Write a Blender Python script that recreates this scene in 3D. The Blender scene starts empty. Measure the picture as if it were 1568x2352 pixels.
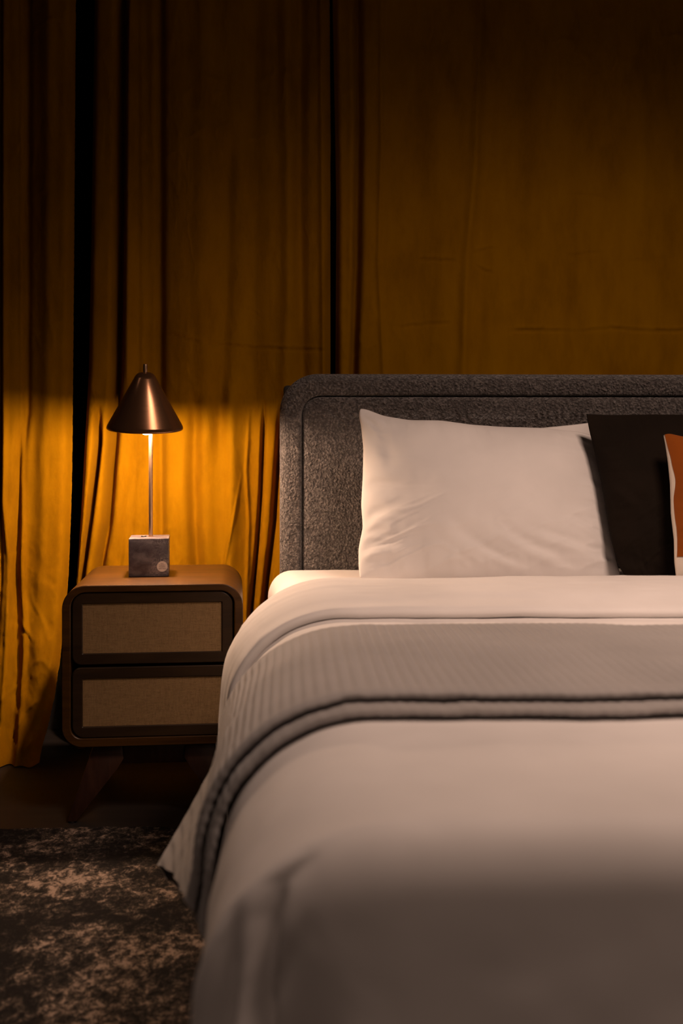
import bpy, bmesh, math, random
import numpy as np
from mathutils import Vector, Matrix, noise
random.seed(7)
sc = bpy.context.scene
COL = sc.collection
R = math.radians

# ------------------------------------------------------------------ camera
F_PX, HOR, YAW = 2500.0, 985.0, R(2.38)
CAM = Vector((0.0, -3.4, 0.99))
cd = bpy.data.cameras.new('camera'); cam = bpy.data.objects.new('camera', cd); COL.objects.link(cam)
cam.location = CAM
cam.rotation_euler = (R(90), 0, -YAW)
cd.sensor_fit = 'AUTO'; cd.sensor_width = 36.0
cd.lens = F_PX / 2352 * 36
cd.shift_y = -(1176 - HOR) / 2352
cd.dof.use_dof = True; cd.dof.focus_distance = 2.92; cd.dof.aperture_fstop = 2.9
cd.clip_start = 0.05
sc.camera = cam
# ------------------------------------------------------------------ world, lights, exposure
w = bpy.data.worlds.new('world'); sc.world = w; w.use_nodes = True
w.node_tree.nodes['Background'].inputs[0].default_value = (1.0, 0.62, 0.45, 1)
w.node_tree.nodes['Background'].inputs[1].default_value = 0.02
sc.view_settings.view_transform = 'Standard'; sc.view_settings.look = 'None'
sc.view_settings.gamma = 1; sc.view_settings.use_curve_mapping = False
sc.view_settings.exposure = 0.0
sc.cycles.use_denoising = True
sc.cycles.max_bounces = 8

def area(name, loc, target, sx, sy, power, color, spread):
    l = bpy.data.lights.new(name, 'AREA'); l.shape = 'RECTANGLE'; l.size = sx; l.size_y = sy
    l.energy = power; l.color = color; l.spread = R(spread)
    o = bpy.data.objects.new(name, l); COL.objects.link(o); o.location = loc
    o.rotation_euler = (Vector(target) - Vector(loc)).to_track_quat('-Z', 'Y').to_euler()
    return o
WARM = (1.0, 0.680, 0.525)
area('ceiling_spotlight', (1.10, -2.36, 2.88), (0.88, -1.24, 0.6), 0.70, 0.70, 16.0, WARM, 88)
area('left_ceiling_spotlight', (-1.8, -1.35, 2.6), (-0.05, -2.0, 0.25), 0.10, 0.30, 0.72, WARM, 78)
area('foot_fill_light', (-0.25, -4.2, 2.8), (0.55, -2.5, 0.35), 0.30, 0.30, 0.9, WARM, 58)  # added fill from behind the camera, lifts the dark foot face of the duvet
LAMP_STRENGTH = 2250.0

# ------------------------------------------------------------------ helpers
def ray(px, py):
    fw = Vector((math.sin(YAW), math.cos(YAW), 0)); rt = Vector((math.cos(YAW), -math.sin(YAW), 0))
    return fw * F_PX + rt * (px - 784) + Vector((0, 0, 1)) * (HOR - py)
def at_y(px, py, y):
    d = ray(px, py); return CAM + d * ((y - CAM.y) / d.y)
def on_plane(px, py, p0, n):
    d = ray(px, py); return CAM + d * ((p0 - CAM).dot(n) / d.dot(n))

def tag(o, label=None, cat=None, group=None, kind=None):
    if label: o['label'] = label
    if cat: o['category'] = cat
    if group: o['group'] = group
    if kind: o['kind'] = kind
    return o
def link(name, me, mats, parent=None, loc=None, rot=None, smooth=True):
    if not isinstance(mats, (list, tuple)): mats = [mats]
    for m in mats: me.materials.append(m)
    if smooth:
        me.polygons.foreach_set('use_smooth', [True] * len(me.polygons))
    o = bpy.data.objects.new(name, me); COL.objects.link(o)
    if parent: o.parent = parent
    if loc: o.location = loc
    if rot: o.rotation_euler = rot
    return o
def empty(name, loc=(0, 0, 0), rz=0):
    o = bpy.data.objects.new(name, None); COL.objects.link(o)
    o.location = loc; o.rotation_euler = (0, 0, rz); o.empty_display_size = .05
    return o
def grid_mesh(name, P, uv=None, flip=False, closed_u=False):
    """P: (nv, nu, 3) array"""
    nv, nu = P.shape[:2]
    idx = np.arange(nv * nu).reshape(nv, nu)
    if closed_u: idx = np.concatenate([idx, idx[:, :1]], 1)
    a, b, c, d = idx[:-1, :-1], idx[:-1, 1:], idx[1:, 1:], idx[1:, :-1]
    f = np.stack([a, b, c, d] if not flip else [d, c, b, a], -1).reshape(-1, 4)
    me = bpy.data.meshes.new(name)
    me.from_pydata(P.reshape(-1, 3).tolist(), [], f.tolist())
    if uv is not None:
        l = me.uv_layers.new(name='UVMap')
        u = uv.reshape(-1, 2)[f.reshape(-1)]
        l.data.foreach_set('uv', u.astype(np.float32).reshape(-1))
    me.update()
    return me
def bm_mesh(name, bm):
    bmesh.ops.recalc_face_normals(bm, faces=bm.faces)
    me = bpy.data.meshes.new(name); bm.to_mesh(me); bm.free(); return me
def add_box(bm, x0, x1, y0, y1, z0, z1, bev=0.0, seg=2):
    t = bmesh.new()
    bmesh.ops.create_cube(t, size=1)
    for v in t.verts:
        v.co = Vector(((x0 + x1) / 2 + v.co.x * (x1 - x0), (y0 + y1) / 2 + v.co.y * (y1 - y0), (z0 + z1) / 2 + v.co.z * (z1 - z0)))
    if bev: bmesh.ops.bevel(t, geom=t.edges[:], offset=bev, segments=seg, profile=.5, affect='EDGES')
    m = bpy.data.meshes.new('t'); t.to_mesh(m); t.free(); bm.from_mesh(m); bpy.data.meshes.remove(m)
def add_lathe(bm, prof, seg=48, cx=0, cy=0, M=None, cap=True):
    rings = []
    for r, z in prof:
        ring = []
        for k in range(seg):
            a = 2 * math.pi * k / seg
            p = Vector((cx + r * math.cos(a), cy + r * math.sin(a), z))
            if M is not None: p = M @ p
            ring.append(bm.verts.new(p))
        rings.append(ring)
    for i in range(len(rings) - 1):
        for k in range(seg):
            bm.faces.new((rings[i][k], rings[i][(k + 1) % seg], rings[i + 1][(k + 1) % seg], rings[i + 1][k]))
    if cap:
        bm.faces.new(rings[0]); bm.faces.new(rings[-1])
def auto(o, ang=35):
    me = o.data
    bm = bmesh.new(); bm.from_mesh(me)
    for e in bm.edges:
        if len(e.link_faces) == 2 and e.calc_face_angle(0) > R(ang): e.smooth = False
    bm.to_mesh(me); bm.free()
    return o
def rr_pts(x0, x1, z0, z1, r, seg=8):
    """rounded rectangle outline, r = (bl, br, tr, tl)"""
    out = []
    for (cx, cz, a0), rad in zip(((x0, z0, 180), (x1, z0, 270), (x1, z1, 0), (x0, z1, 90)), r):
        ccx = cx + rad * (1 if cx == x0 else -1); ccz = cz + rad * (1 if cz == z0 else -1)
        for k in range(seg + 1):
            a = R(a0 + 90 * k / seg)
            out.append((ccx + rad * math.cos(a), ccz + rad * math.sin(a)))
    return out
def ring_solid(bm, outer, inner, y0, y1, bev=0.0):
    """a frame: outer and inner outlines (same count) extruded y0..y1, with softened front edges"""
    n = len(outer)
    def loop(pts, y): return [bm.verts.new((x, y, z)) for x, z in pts]
    def shrink(pts, d):
        cx = sum(p[0] for p in pts) / n; cz = sum(p[1] for p in pts) / n
        return [(x + (d if x < cx else -d), z + (d if z < cz else -d)) for x, z in pts]
    L = [loop(outer, y1), loop(outer, y0 + bev), loop(shrink(outer, bev), y0), loop(shrink(inner, -bev), y0), loop(inner, y0 + bev), loop(inner, y1)]
    for a, b in zip(L, L[1:] + L[:1]):
        for k in range(n):
            bm.faces.new((a[k], a[(k + 1) % n], b[(k + 1) % n], b[k]))
def slab_solid(bm, outer, y0, y1, bev=0.0):
    n = len(outer)
    cx = sum(p[0] for p in outer) / n; cz = sum(p[1] for p in outer) / n
    sh = [(x + (bev if x < cx else -bev), z + (bev if z < cz else -bev)) for x, z in outer]
    L = [[bm.verts.new((x, y, z)) for x, z in p] for p, y in ((outer, y1), (outer, y0 + bev), (sh, y0))]
    for a, b in zip(L, L[1:]):
        for k in range(n): bm.faces.new((a[k], a[(k + 1) % n], b[(k + 1) % n], b[k]))
    bm.faces.new(L[0]); bm.faces.new(L[-1])

# vectorised value noise
_rng = np.random.RandomState(3); _T = _rng.rand(256, 256)
def vn(x, y):
    xi = np.floor(x).astype(int); yi = np.floor(y).astype(int); fx = x - xi; fy = y - yi
    fx = fx * fx * fx * (fx * (fx * 6 - 15) + 10); fy = fy * fy * fy * (fy * (fy * 6 - 15) + 10)
    g = lambda a, b: _T[a % 256, b % 256]
    return (g(xi, yi) * (1 - fx) + g(xi + 1, yi) * fx) * (1 - fy) + (g(xi, yi + 1) * (1 - fx) + g(xi + 1, yi + 1) * fx) * fy - .5
def fbm(x, y, o=4):
    s = 0; a = 1
    for k in range(o): s = s + a * vn(x * 2**k + 17 * k, y * 2**k + 31 * k); a *= .5
    return s
def ridged(x, y, o=3):
    s = 0; a = 1
    for k in range(o): s = s + a * (1 - np.abs(vn(x * 2**k + 7 * k, y * 2**k + 13 * k)) * 4).clip(0, 1) ** 3; a *= .5
    return s

# ------------------------------------------------------------------ materials
def mat(name):
    m = bpy.data.materials.new(name); m.use_nodes = True
    return m, m.node_tree, m.node_tree.nodes['Principled BSDF']
def N(nt, t, **k):
    n = nt.nodes.new(t)
    for a, b in k.items():
        if a in n.inputs.keys(): n.inputs[a].default_value = b
        else: setattr(n, a, b)
    return n
def coords(nt, scale=(1, 1, 1), kind='Object', rot=(0, 0, 0)):
    tc = N(nt, 'ShaderNodeTexCoord'); mp = N(nt, 'ShaderNodeMapping')
    mp.inputs['Scale'].default_value = scale; mp.inputs['Rotation'].default_value = rot
    nt.links.new(tc.outputs[kind], mp.inputs[0]); return mp.outputs[0]
def noise_n(nt, vec, scale, detail=4, rough=.5, dist=0):
    n = N(nt, 'ShaderNodeTexNoise', Scale=scale, Detail=detail, Roughness=rough, Distortion=dist)
    nt.links.new(vec, n.inputs['Vector']); return n
def ramp(nt, src, stops):
    r = N(nt, 'ShaderNodeValToRGB'); e = r.color_ramp.elements
    while len(e) < len(stops): e.new(.5)
    for el, (p, c) in zip(e, stops): el.position = p; el.color = (*c, 1)
    nt.links.new(src, r.inputs[0]); return r.outputs[0]
def bump(nt, b, h, strength, dist, prev=None):
    n = N(nt, 'ShaderNodeBump', Strength=strength, Distance=dist)
    nt.links.new(h, n.inputs['Height'])
    if prev is not None: nt.links.new(prev, n.inputs['Normal'])
    nt.links.new(n.outputs[0], b.inputs['Normal']); return n.outputs[0]

def cloth_mat(name, col, rough=.9, weave=900, bs=.15, sheen=.2, var=.06):
    m, nt, b = mat(name)
    v = coords(nt)
    n1 = noise_n(nt, v, 5, 3)
    c = ramp(nt, n1.outputs[0], [(.3, tuple(x * (1 - var) for x in col)), (.7, tuple(min(1, x * (1 + var)) for x in col))])
    nt.links.new(c, b.inputs['Base Color'])
    b.inputs['Roughness'].default_value = rough
    b.inputs['Sheen Weight'].default_value = sheen; b.inputs['Specular IOR Level'].default_value = .12
    n2 = noise_n(nt, v, weave, 2)
    bump(nt, b, n2.outputs[0], bs, .001)
    return m
M_LINEN = cloth_mat('white_cotton', (.80, .775, .76), sheen=.05)
M_SHEET = cloth_mat('white_sheet', (.84, .80, .79), sheen=.05)
M_THROW = cloth_mat('grey_ribbed_cotton', (.37, .355, .35), weave=500, bs=.5, var=.08)
M_DARK = cloth_mat('charcoal_linen', (.010, .0062, .0038), weave=600, bs=.8, sheen=.02, var=.3)
M_ORANGE = cloth_mat('rust_velvet', (.24, .058, .004), weave=500, bs=.4, sheen=.12, var=.12)
M_CREAM = cloth_mat('cream_linen', (.66, .58, .50), weave=600, bs=.5)

def curtain_mat():
    m, nt, b = mat('amber_velvet')
    v = coords(nt, (1, 1, .35))
    n1 = noise_n(nt, v, 9, 6, .65)
    c = ramp(nt, n1.outputs[0], [(.25, (.19, .083, .0004)), (.5, (.27, .124, .0007)), (.75, (.32, .152, .0012))])
    nt.links.new(c, b.inputs['Base Color'])
    b.inputs['Roughness'].default_value = .85
    b.inputs['Specular IOR Level'].default_value = .04
    b.inputs['Sheen Weight'].default_value = .12; b.inputs['Sheen Tint'].default_value = (1, .45, .05, 1)
    b.inputs['Sheen Roughness'].default_value = .5
    n2 = noise_n(nt, coords(nt, (1, 1, .6)), 60, 5, .7)
    p = bump(nt, b, n2.outputs[0], .25, .004)
    n3 = noise_n(nt, coords(nt), 500, 2)
    bump(nt, b, n3.outputs[0], .25, .001, p)
    return m
M_CURT = curtain_mat()

def boucle_mat():
    m, nt, b = mat('grey_boucle')
    v = coords(nt)
    w1 = noise_n(nt, v, 66, 3, .6, 1.6)
    vo = N(nt, 'ShaderNodeTexVoronoi', Scale=160.0); vo.feature = 'SMOOTH_F1'
    nt.links.new(v, vo.inputs['Vector'])
    mx = N(nt, 'ShaderNodeMath', operation='SUBTRACT'); nt.links.new(w1.outputs[0], mx.inputs[0])
    m2 = N(nt, 'ShaderNodeMath', operation='MULTIPLY'); m2.inputs[1].default_value = .55
    nt.links.new(vo.outputs['Distance'], m2.inputs[0]); nt.links.new(m2.outputs[0], mx.inputs[1])
    c = ramp(nt, mx.outputs[0], [(.06, (.050, .043, .041)), (.26, (.088, .077, .073)), (.46, (.19, .17, .16))])
    nt.links.new(c, b.inputs['Base Color'])
    b.inputs['Roughness'].default_value = .95; b.inputs['Sheen Weight'].default_value = .3
    b.inputs['Specular IOR Level'].default_value = .2
    bump(nt, b, mx.outputs[0], 1.0, .016)
    return m
M_BOUCLE = boucle_mat()

def wood_mat(name, c0, c1, c2, grain=(1, 14, 14), rough=.40, bs=.1, spec=.32):
    m, nt, b = mat(name)
    v = coords(nt, grain)
    n = noise_n(nt, v, 3.2, 8, .62, .8)
    c = ramp(nt, n.outputs[0], [(.28, c0), (.5, c1), (.72, c2)])
    nt.links.new(c, b.inputs['Base Color'])
    b.inputs['Roughness'].default_value = rough; b.inputs['Specular IOR Level'].default_value = spec
    n2 = noise_n(nt, coords(nt, (grain[0] * 2, grain[1] * 4, grain[2] * 4)), 8, 3)
    bump(nt, b, n2.outputs[0], bs, .001)
    return m
M_WOOD = wood_mat('walnut', (.026, .010, .0010), (.055, .022, .0022), (.088, .038, .004))
M_WOODD = wood_mat('walnut_drawer', (.016, .009, .004), (.028, .015, .006), (.040, .022, .009))
M_WOODL = wood_mat('walnut_leg', (.022, .008, .004), (.035, .013, .006), (.05, .02, .010), (14, 14, 1))
def cane_mat():
    m, nt, b = mat('woven_cane')
    tc = N(nt, 'ShaderNodeTexCoord')
    def wave(direction, sc_):
        wv = N(nt, 'ShaderNodeTexWave', Scale=sc_, Distortion=2.2, Detail=3.0); wv.wave_type = 'BANDS'; wv.bands_direction = direction
        wv.inputs['Detail Scale'].default_value = 3
        nt.links.new(tc.outputs['Object'], wv.inputs['Vector']); return wv.outputs['Fac']
    a, c_ = wave('X', 175), wave('Z', 175)
    mx = N(nt, 'ShaderNodeMath', operation='ADD'); nt.links.new(a, mx.inputs[0]); nt.links.new(c_, mx.inputs[1])
    h = N(nt, 'ShaderNodeMath', operation='MULTIPLY'); h.inputs[1].default_value = .4; nt.links.new(mx.outputs[0], h.inputs[0])
    n = noise_n(nt, coords(nt, (1, 1, 9)), 60, 4, .7)
    n2 = noise_n(nt, coords(nt, (9, 1, 1)), 60, 4, .7)
    s = N(nt, 'ShaderNodeMath', operation='ADD'); nt.links.new(n.outputs[0], s.inputs[0]); nt.links.new(n2.outputs[0], s.inputs[1])
    s2 = N(nt, 'ShaderNodeMath', operation='MULTIPLY_ADD'); s2.inputs[1].default_value = .6; nt.links.new(s.outputs[0], s2.inputs[0]); nt.links.new(h.outputs[0], s2.inputs[2])
    c = ramp(nt, s2.outputs[0], [(.60, (.085, .045, .014)), (.95, (.19, .110, .040)), (1.05, (.33, .21, .09))])
    nt.links.new(c, b.inputs['Base Color']); b.inputs['Roughness'].default_value = .75
    bump(nt, b, s2.outputs[0], .5, .001)
    return m
M_CANE = cane_mat()
def brass_mat(name, col, rough, aniso=0.0, metal=1.0):
    m, nt, b = mat(name)
    b.inputs['Base Color'].default_value = (*col, 1); b.inputs['Metallic'].default_value = metal
    n = noise_n(nt, coords(nt, (.01, .01, 1)), 600, 2)
    r = N(nt, 'ShaderNodeMapRange'); r.inputs['To Min'].default_value = rough * .85; r.inputs['To Max'].default_value = rough * 1.2
    nt.links.new(n.outputs[0], r.inputs['Value']); nt.links.new(r.outputs[0], b.inputs['Roughness'])
    if aniso:
        b.inputs['Anisotropic'].default_value = aniso
        t = N(nt, 'ShaderNodeTangent'); t.direction_type = 'RADIAL'; t.axis = 'Z'
        nt.links.new(t.outputs[0], b.inputs['Tangent'])
    return m
M_SHADE = brass_mat('brushed_bronze', (.25, .125, .062), .16, .92, .72)
M_POLE = brass_mat('satin_brass', (.85, .56, .36), .36)
m, nt, b = mat('shade_lining'); M_LINING = m
b.inputs['Base Color'].default_value = (.62, .52, .42, 1); b.inputs['Roughness'].default_value = .6
def marble_mat():
    m, nt, b = mat('dark_marble')
    v = coords(nt)
    n1 = noise_n(nt, coords(nt, (1, 1, 1.8)), 22, 6, .6, .7)
    base = ramp(nt, n1.outputs[0], [(.3, (.045, .038, .045)), (.5, (.11, .096, .108)), (.7, (.22, .195, .205))])
    n2 = noise_n(nt, v, 30, 6, .65, 2.5)
    ab = N(nt, 'ShaderNodeMath', operation='SUBTRACT'); ab.inputs[1].default_value = .5; nt.links.new(n2.outputs[0], ab.inputs[0])
    a2 = N(nt, 'ShaderNodeMath', operation='ABSOLUTE'); nt.links.new(ab.outputs[0], a2.inputs[0])
    vein = ramp(nt, a2.outputs[0], [(0, (1, 1, 1)), (.05, (0, 0, 0))])
    # veins gather on one side of the block
    sx = N(nt, 'ShaderNodeSeparateXYZ'); nt.links.new(v, sx.inputs[0])
    mr = N(nt, 'ShaderNodeMapRange'); mr.inputs['From Min'].default_value = -.012; mr.inputs['From Max'].default_value = .025
    mr.inputs['To Min'].default_value = .08; mr.inputs['To Max'].default_value = .8; nt.links.new(sx.outputs[0], mr.inputs['Value'])
    ml = N(nt, 'ShaderNodeMath', operation='MULTIPLY'); nt.links.new(vein, ml.inputs[0]); nt.links.new(mr.outputs[0], ml.inputs[1])
    n3 = noise_n(nt, v, 14, 2)
    vc = ramp(nt, n3.outputs[0], [(.45, (.012, .009, .009)), (.6, (.45, .38, .36))])
    mx = N(nt, 'ShaderNodeMix', data_type='RGBA'); nt.links.new(ml.outputs[0], mx.inputs[0])
    nt.links.new(base, mx.inputs[6]); nt.links.new(vc, mx.inputs[7]); nt.links.new(mx.outputs[2], b.inputs['Base Color'])
    b.inputs['Roughness'].default_value = .32
    return m
M_MARBLE = marble_mat()
def flat_mat(name, col, rough=.6, metal=0):
    m, nt, b = mat(name)
    n = noise_n(nt, coords(nt), 40, 3)
    c = ramp(nt, n.outputs[0], [(.3, tuple(x * .92 for x in col)), (.7, tuple(min(1, x * 1.06) for x in col))])
    nt.links.new(c, b.inputs['Base Color']); b.inputs['Roughness'].default_value = rough; b.inputs['Metallic'].default_value = metal
    return m
M_STICK = flat_mat('cream_paper', (.93, .82, .72))
M_INK = flat_mat('brown_ink', (.16, .07, .05))
M_BLACK = flat_mat('black_plastic', (.012, .010, .009), .5)
M_WALL = flat_mat('dark_plaster', (.012, .011, .010), .9)
M_BEDBASE = flat_mat('dark_bed_fabric', (.03, .026, .024), .9)
def floor_mat():
    m, nt, b = mat('dark_boards')
    v = coords(nt, (1, 8, 1))
    n = noise_n(nt, v, 2.5, 6, .6)
    c = ramp(nt, n.outputs[0], [(.3, (.012, .009, .0075)), (.7, (.022, .017, .014))])
    nt.links.new(c, b.inputs['Base Color']); b.inputs['Roughness'].default_value = .6
    return m
def rug_mat():
    m, nt, b = mat('rug_pile')
    v = coords(nt, (1.0, .75, 1))
    big = noise_n(nt, coords(nt, (1.0, 1.5, 1)), 4.2, 3, .55, .3)
    mid = noise_n(nt, v, 42, 6, .78, .4)
    fine = noise_n(nt, v, 130, 3, .7)
    s = N(nt, 'ShaderNodeMath', operation='MULTIPLY_ADD'); s.inputs[1].default_value = .72
    nt.links.new(big.outputs[0], s.inputs[0]); nt.links.new(mid.outputs[0], s.inputs[2])
    s2 = N(nt, 'ShaderNodeMath', operation='MULTIPLY_ADD'); s2.inputs[1].default_value = .30
    nt.links.new(fine.outputs[0], s2.inputs[0]); nt.links.new(s.outputs[0], s2.inputs[2])
    s3 = N(nt, 'ShaderNodeMath', operation='SUBTRACT'); s3.inputs[1].default_value = .5; nt.links.new(s2.outputs[0], s3.inputs[0])
    c = ramp(nt, s3.outputs[0], [(.42, (.014, .012, .011)), (.51, (.035, .029, .024)), (.58, (.10, .077, .060)), (.67, (.34, .255, .20))])
    nt.links.new(c, b.inputs['Base Color']); b.inputs['Roughness'].default_value = 1
    b.inputs['Specular IOR Level'].default_value = .1
    bump(nt, b, s2.outputs[0], .9, .006)
    return m
M_RUG = rug_mat()

# ------------------------------------------------------------------ room
X0, X1, YF, YB, ZC = -2.6, 3.6, -5.2, .22, 3.0
def struct(name, x0, x1, y0, y1, z0, z1, m):
    bm = bmesh.new(); add_box(bm, x0, x1, y0, y1, z0, z1)
    o = link(name, bm_mesh(name, bm), m, smooth=False); o['kind'] = 'structure'; return o
struct('floor', X0 - .1, X1 + .1, YF - .1, YB + .1, -.1, 0, floor_mat())
struct('wall_back', X0, X1, YB, YB + .1, 0, ZC, M_WALL)
struct('wall_left', X0 - .1, X0, YF, YB + .1, 0, ZC, M_WALL)
struct('wall_right', X1, X1 + .1, YF, YB + .1, 0, ZC, M_WALL)
struct('ceiling', X0 - .1, X1 + .1, YF - .1, YB + .1, ZC, ZC + .1, M_WALL)

# ------------------------------------------------------------------ curtains
ZT = 2.96
def cx_at(pts):
    """a polyline given as seen positions on the curtain plane -> arrays z, x (z ascending)"""
    q = [at_y(px, py, 0) for px, py in pts]
    z = np.array([p.z for p in q]); x = np.array([p.x for p in q]); o = np.argsort(z)
    return z[o], x[o]
# (points, half width m, depth m (+ = recess), fade top px, fade bottom px)
GROOVES = [
    # far left panel
    ([(60, 0), (60, 700), (58, 950), (46, 1050), (44, 1150), (38, 1300), (52, 1500)], .014, .022),
    ([(-60, 0), (-50, 2000)], .05, .03),
    ([(72, 0), (75, 900), (70, 1300)], .045, .022),
    ([(115, 0), (110, 900), (98, 1050), (100, 1400)], .02, -.008),
    ([(52, 900), (50, 1100), (58, 1350), (70, 1440)], .007, -.012),
    ([(14, 1000), (12, 1150), (28, 1280), (32, 1450)], .008, -.012),
    ([(5, 1200), (10, 1330)], .006, .010),
    # middle panel
    ([(282, 0), (270, 850), (262, 1000), (258, 1050), (246, 1200), (226, 1320), (210, 1500)], .0135, .085),
    ([(236, 0), (232, 500), (229, 900), (226, 1020), (220, 1080), (205, 1200), (188, 1320), (170, 1500)], .009, .075, 930, 1500),
    ([(315, 0), (318, 900), (300, 1300)], .012, .010),
    ([(335, 0), (345, 900), (330, 1300)], .030, .020),
    ([(368, 0), (368, 900), (372, 1300)], .016, .026),
    ([(300, 0), (296, 850)], .010, -.008, 0, 850),
    ([(420, 0), (425, 1300)], .04, -.010),
    ([(470, 0), (465, 600), (470, 900), (480, 1300)], .030, -.016),
    ([(525, 0), (522, 600), (512, 850), (505, 1000)], .022, .014, 300, 1000),
    ([(450, 900), (445, 1100), (452, 1300)], .020, .028, 900, 1700),
    ([(530, 900), (535, 1100), (528, 1300)], .022, -.022, 850, 1700),
    ([(585, 0), (580, 900)], .03, .014),
    ([(655, 0), (662, 350), (662, 700), (655, 850)], .022, -.018),
    ([(690, 0), (688, 450), (695, 850)], .02, .022),
    ([(736, 0), (742, 850)], .010, -.012),
    ([(574, 920), (570, 1000), (566, 1080), (572, 1200), (566, 1400)], .006, -.008, 930, 1600),
    ([(608, 900), (603, 1050), (600, 1130), (592, 1250), (578, 1400), (560, 1600)], .0065, .040, 920, 1900),
    ([(650, 900), (640, 1050), (630, 1200), (612, 1350), (600, 1500)], .010, .050, 900, 1900),
    ([(556, 1080), (540, 1180), (512, 1320)], .005, -.006, 1080, 1400),
    ([(258, 1000), (248, 1150), (230, 1330)], .007, -.01, 950, 1500),
    ([(300, 1100), (286, 1220), (272, 1330)], .012, .010, 1050, 1500),
    # right panel
    ([(822, 0), (824, 300), (820, 600), (812, 860), (810, 1200)], .0115, .050),
    ([(790, 0), (795, 860)], .015, .008),
    ([(874, 0), (874, 350), (868, 600), (880, 860)], .008, -.009),
    ([(1103, 0), (1095, 200), (1086, 400), (1068, 600), (1060, 860)], .015, -.014),
    ([(1128, 0), (1120, 300), (1105, 600), (1090, 860)], .025, .010),
    ([(960, 0), (970, 860)], .05, .012),
    ([(1262, 0), (1250, 400), (1235, 860)], .02, -.007),
    ([(1330, 0), (1330, 860)], .05, .010),
    ([(1460, 0), (1470, 860)], .04, -.008),
    ([(1620, 0), (1620, 860)], .04, .05),
    ([(1760, 0), (1760, 860)], .03, -.03),
    ([(1900, 0), (1900, 860)], .02, .06),
]
CREASES = [  # across the cloth, (points, half width m, depth)
    ([(310, 772), (400, 770), (470, 790), (560, 797), (620, 802), (760, 806)], .004, .0045),
    ([(0, 740), (70, 748), (160, 744)], .003, .002),
    ([(545, 705), (580, 712), (610, 740)], .003, .003),
    ([(0, 1072), (60, 1062), (120, 1056), (160, 1060)], .003, .002),
    ([(840, 492), (870, 488), (900, 506)], .003, .003),
    ([(945, 594), (990, 598), (1050, 602)], .004, .0045),
    ([(1080, 585), (1130, 572), (1190, 590), (1230, 615)], .004, .004),
    ([(1085, 608), (1110, 625), (1140, 630)], .004, .004),
    ([(1260, 450), (1330, 448), (1400, 460)], .004, .003),
    ([(1290, 590), (1350, 583), (1400, 583)], .004, .003),
    ([(1420, 600), (1470, 600), (1530, 592)], .003, .002),
    ([(1160, 762), (1240, 760), (1330, 762), (1400, 756), (1480, 762), (1600, 760), (1800, 758)], .004, .0045),
    ([(860, 742), (920, 752), (980, 745), (1045, 742)], .004, .003),
    ([(20, 1400), (60, 1430), (90, 1470)], .006, .008),
    ([(0, 1480), (15, 1500), (25, 1540)], .006, .012),
    ([(0, 1526), (30, 1524)], .005, .010),
    ([(15, 1570), (30, 1590), (40, 1610)], .005, .008),
]
def curtain(name, left, right, nx, label, spread_floor=0.0, seed=0):
    zl, xl = cx_at(left); zr, xr = cx_at(right)
    nz = 520
    z = np.linspace(.004, ZT, nz)
    L = np.interp(z, zl, xl)[:, None]; Rr = np.interp(z, zr, xr)[:, None]
    u = np.linspace(0, 1, nx)
    wdt = float(np.mean(Rr - L)); e_ = np.array([0, .0006, .0014, .0024, .0036, .005, .0068, .009, .012, .016]) / wdt
    u = np.concatenate([e_, np.linspace(.02 / wdt, 1 - .02 / wdt, nx - 20), 1 - e_[::-1]])[None, :]
    X = L + (Rr - L) * u; Z = np.repeat(z[:, None], nx, 1)
    rec = np.zeros_like(X)
    for g in GROOVES:
        gz, gx = cx_at(g[0]); c = np.interp(z, gz, gx)[:, None]
        a = g[2] * np.ones(nz)
        if len(g) > 3:
            zt_ = at_y(500, g[3], 0).z; zb_ = at_y(500, g[4], 0).z
            a = a * np.clip((zt_ - z) / .10, 0, 1) * np.clip((z - zb_) / .10 + 1, 0, 1)
        rec += a[:, None] * np.exp(-np.abs((X - c) / g[1]) ** 2.0)
    for pts, wd, dp in CREASES:
        q = [at_y(px, py, 0) for px, py in pts]
        xs = np.array([p.x for p in q]); zs = np.array([p.z for p in q])
        cz = np.interp(X, xs, zs) + .004 * fbm(X * 60, X * 0 + 3.3, 3)
        m_ = np.clip((X - xs[0]) / .03, 0, 1) * np.clip((xs[-1] - X) / .03, 0, 1)
        m_ = m_ * np.clip(.75 + 2.2 * fbm(X * 14 + seed, X * 0 + zs[0] * 9, 2), .1, 1.2)
        d = (Z - cz)
        rec += m_ * dp * (np.exp(-(d / wd) ** 2) - .6 * np.exp(-((d - 2 * wd) / (1.6 * wd)) ** 2))
    # loose cloth: soft vertical billows, crumple
    rec += .010 * fbm(X * 7 + seed, Z * .7, 2) + .0030 * fbm(X * 26 + seed, Z * 5, 3)
    crm = np.clip(fbm(X * 2.2 + 5, Z * 2.2 + seed, 2) * 1.6 + .45, 0, 1)
    rec += -.0022 * crm * ridged(X * 16 + Z * 5, Z * 12 - X * 6 + seed, 3)
    # low part: slack gathers
    low = np.clip((.85 - Z) / .85, 0, 1)
    rec += low * .020 * fbm(X * 11 + Z * 5, Z * 5 + 2 * seed, 3)
    rec -= low * .006 * ridged(X * 12 + Z * 9, Z * 9 - X * 9, 2)
    # panel edges curl back
    dl = X - L; dr = Rr - X
    rec += .045 * np.exp(-(dl / .010) ** 1.5) + .045 * np.exp(-(dr / .010) ** 1.5)
    Y = rec - .02
    if spread_floor:
        f = spread_floor * (.65 * np.exp(-(Z / .42) ** 2) + .35 * np.exp(-Z / .08)) * (.85 + .3 * fbm(X * 6, Z * 2, 2))
        Y = Y - f
    P = np.stack([X, Y, Z], -1)
    me = grid_mesh(name, P)
    o = link('curtain', me, M_CURT)
    tag(o, label, 'curtain', 'amber velvet curtain panels hanging behind the bed')
    return o
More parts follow.
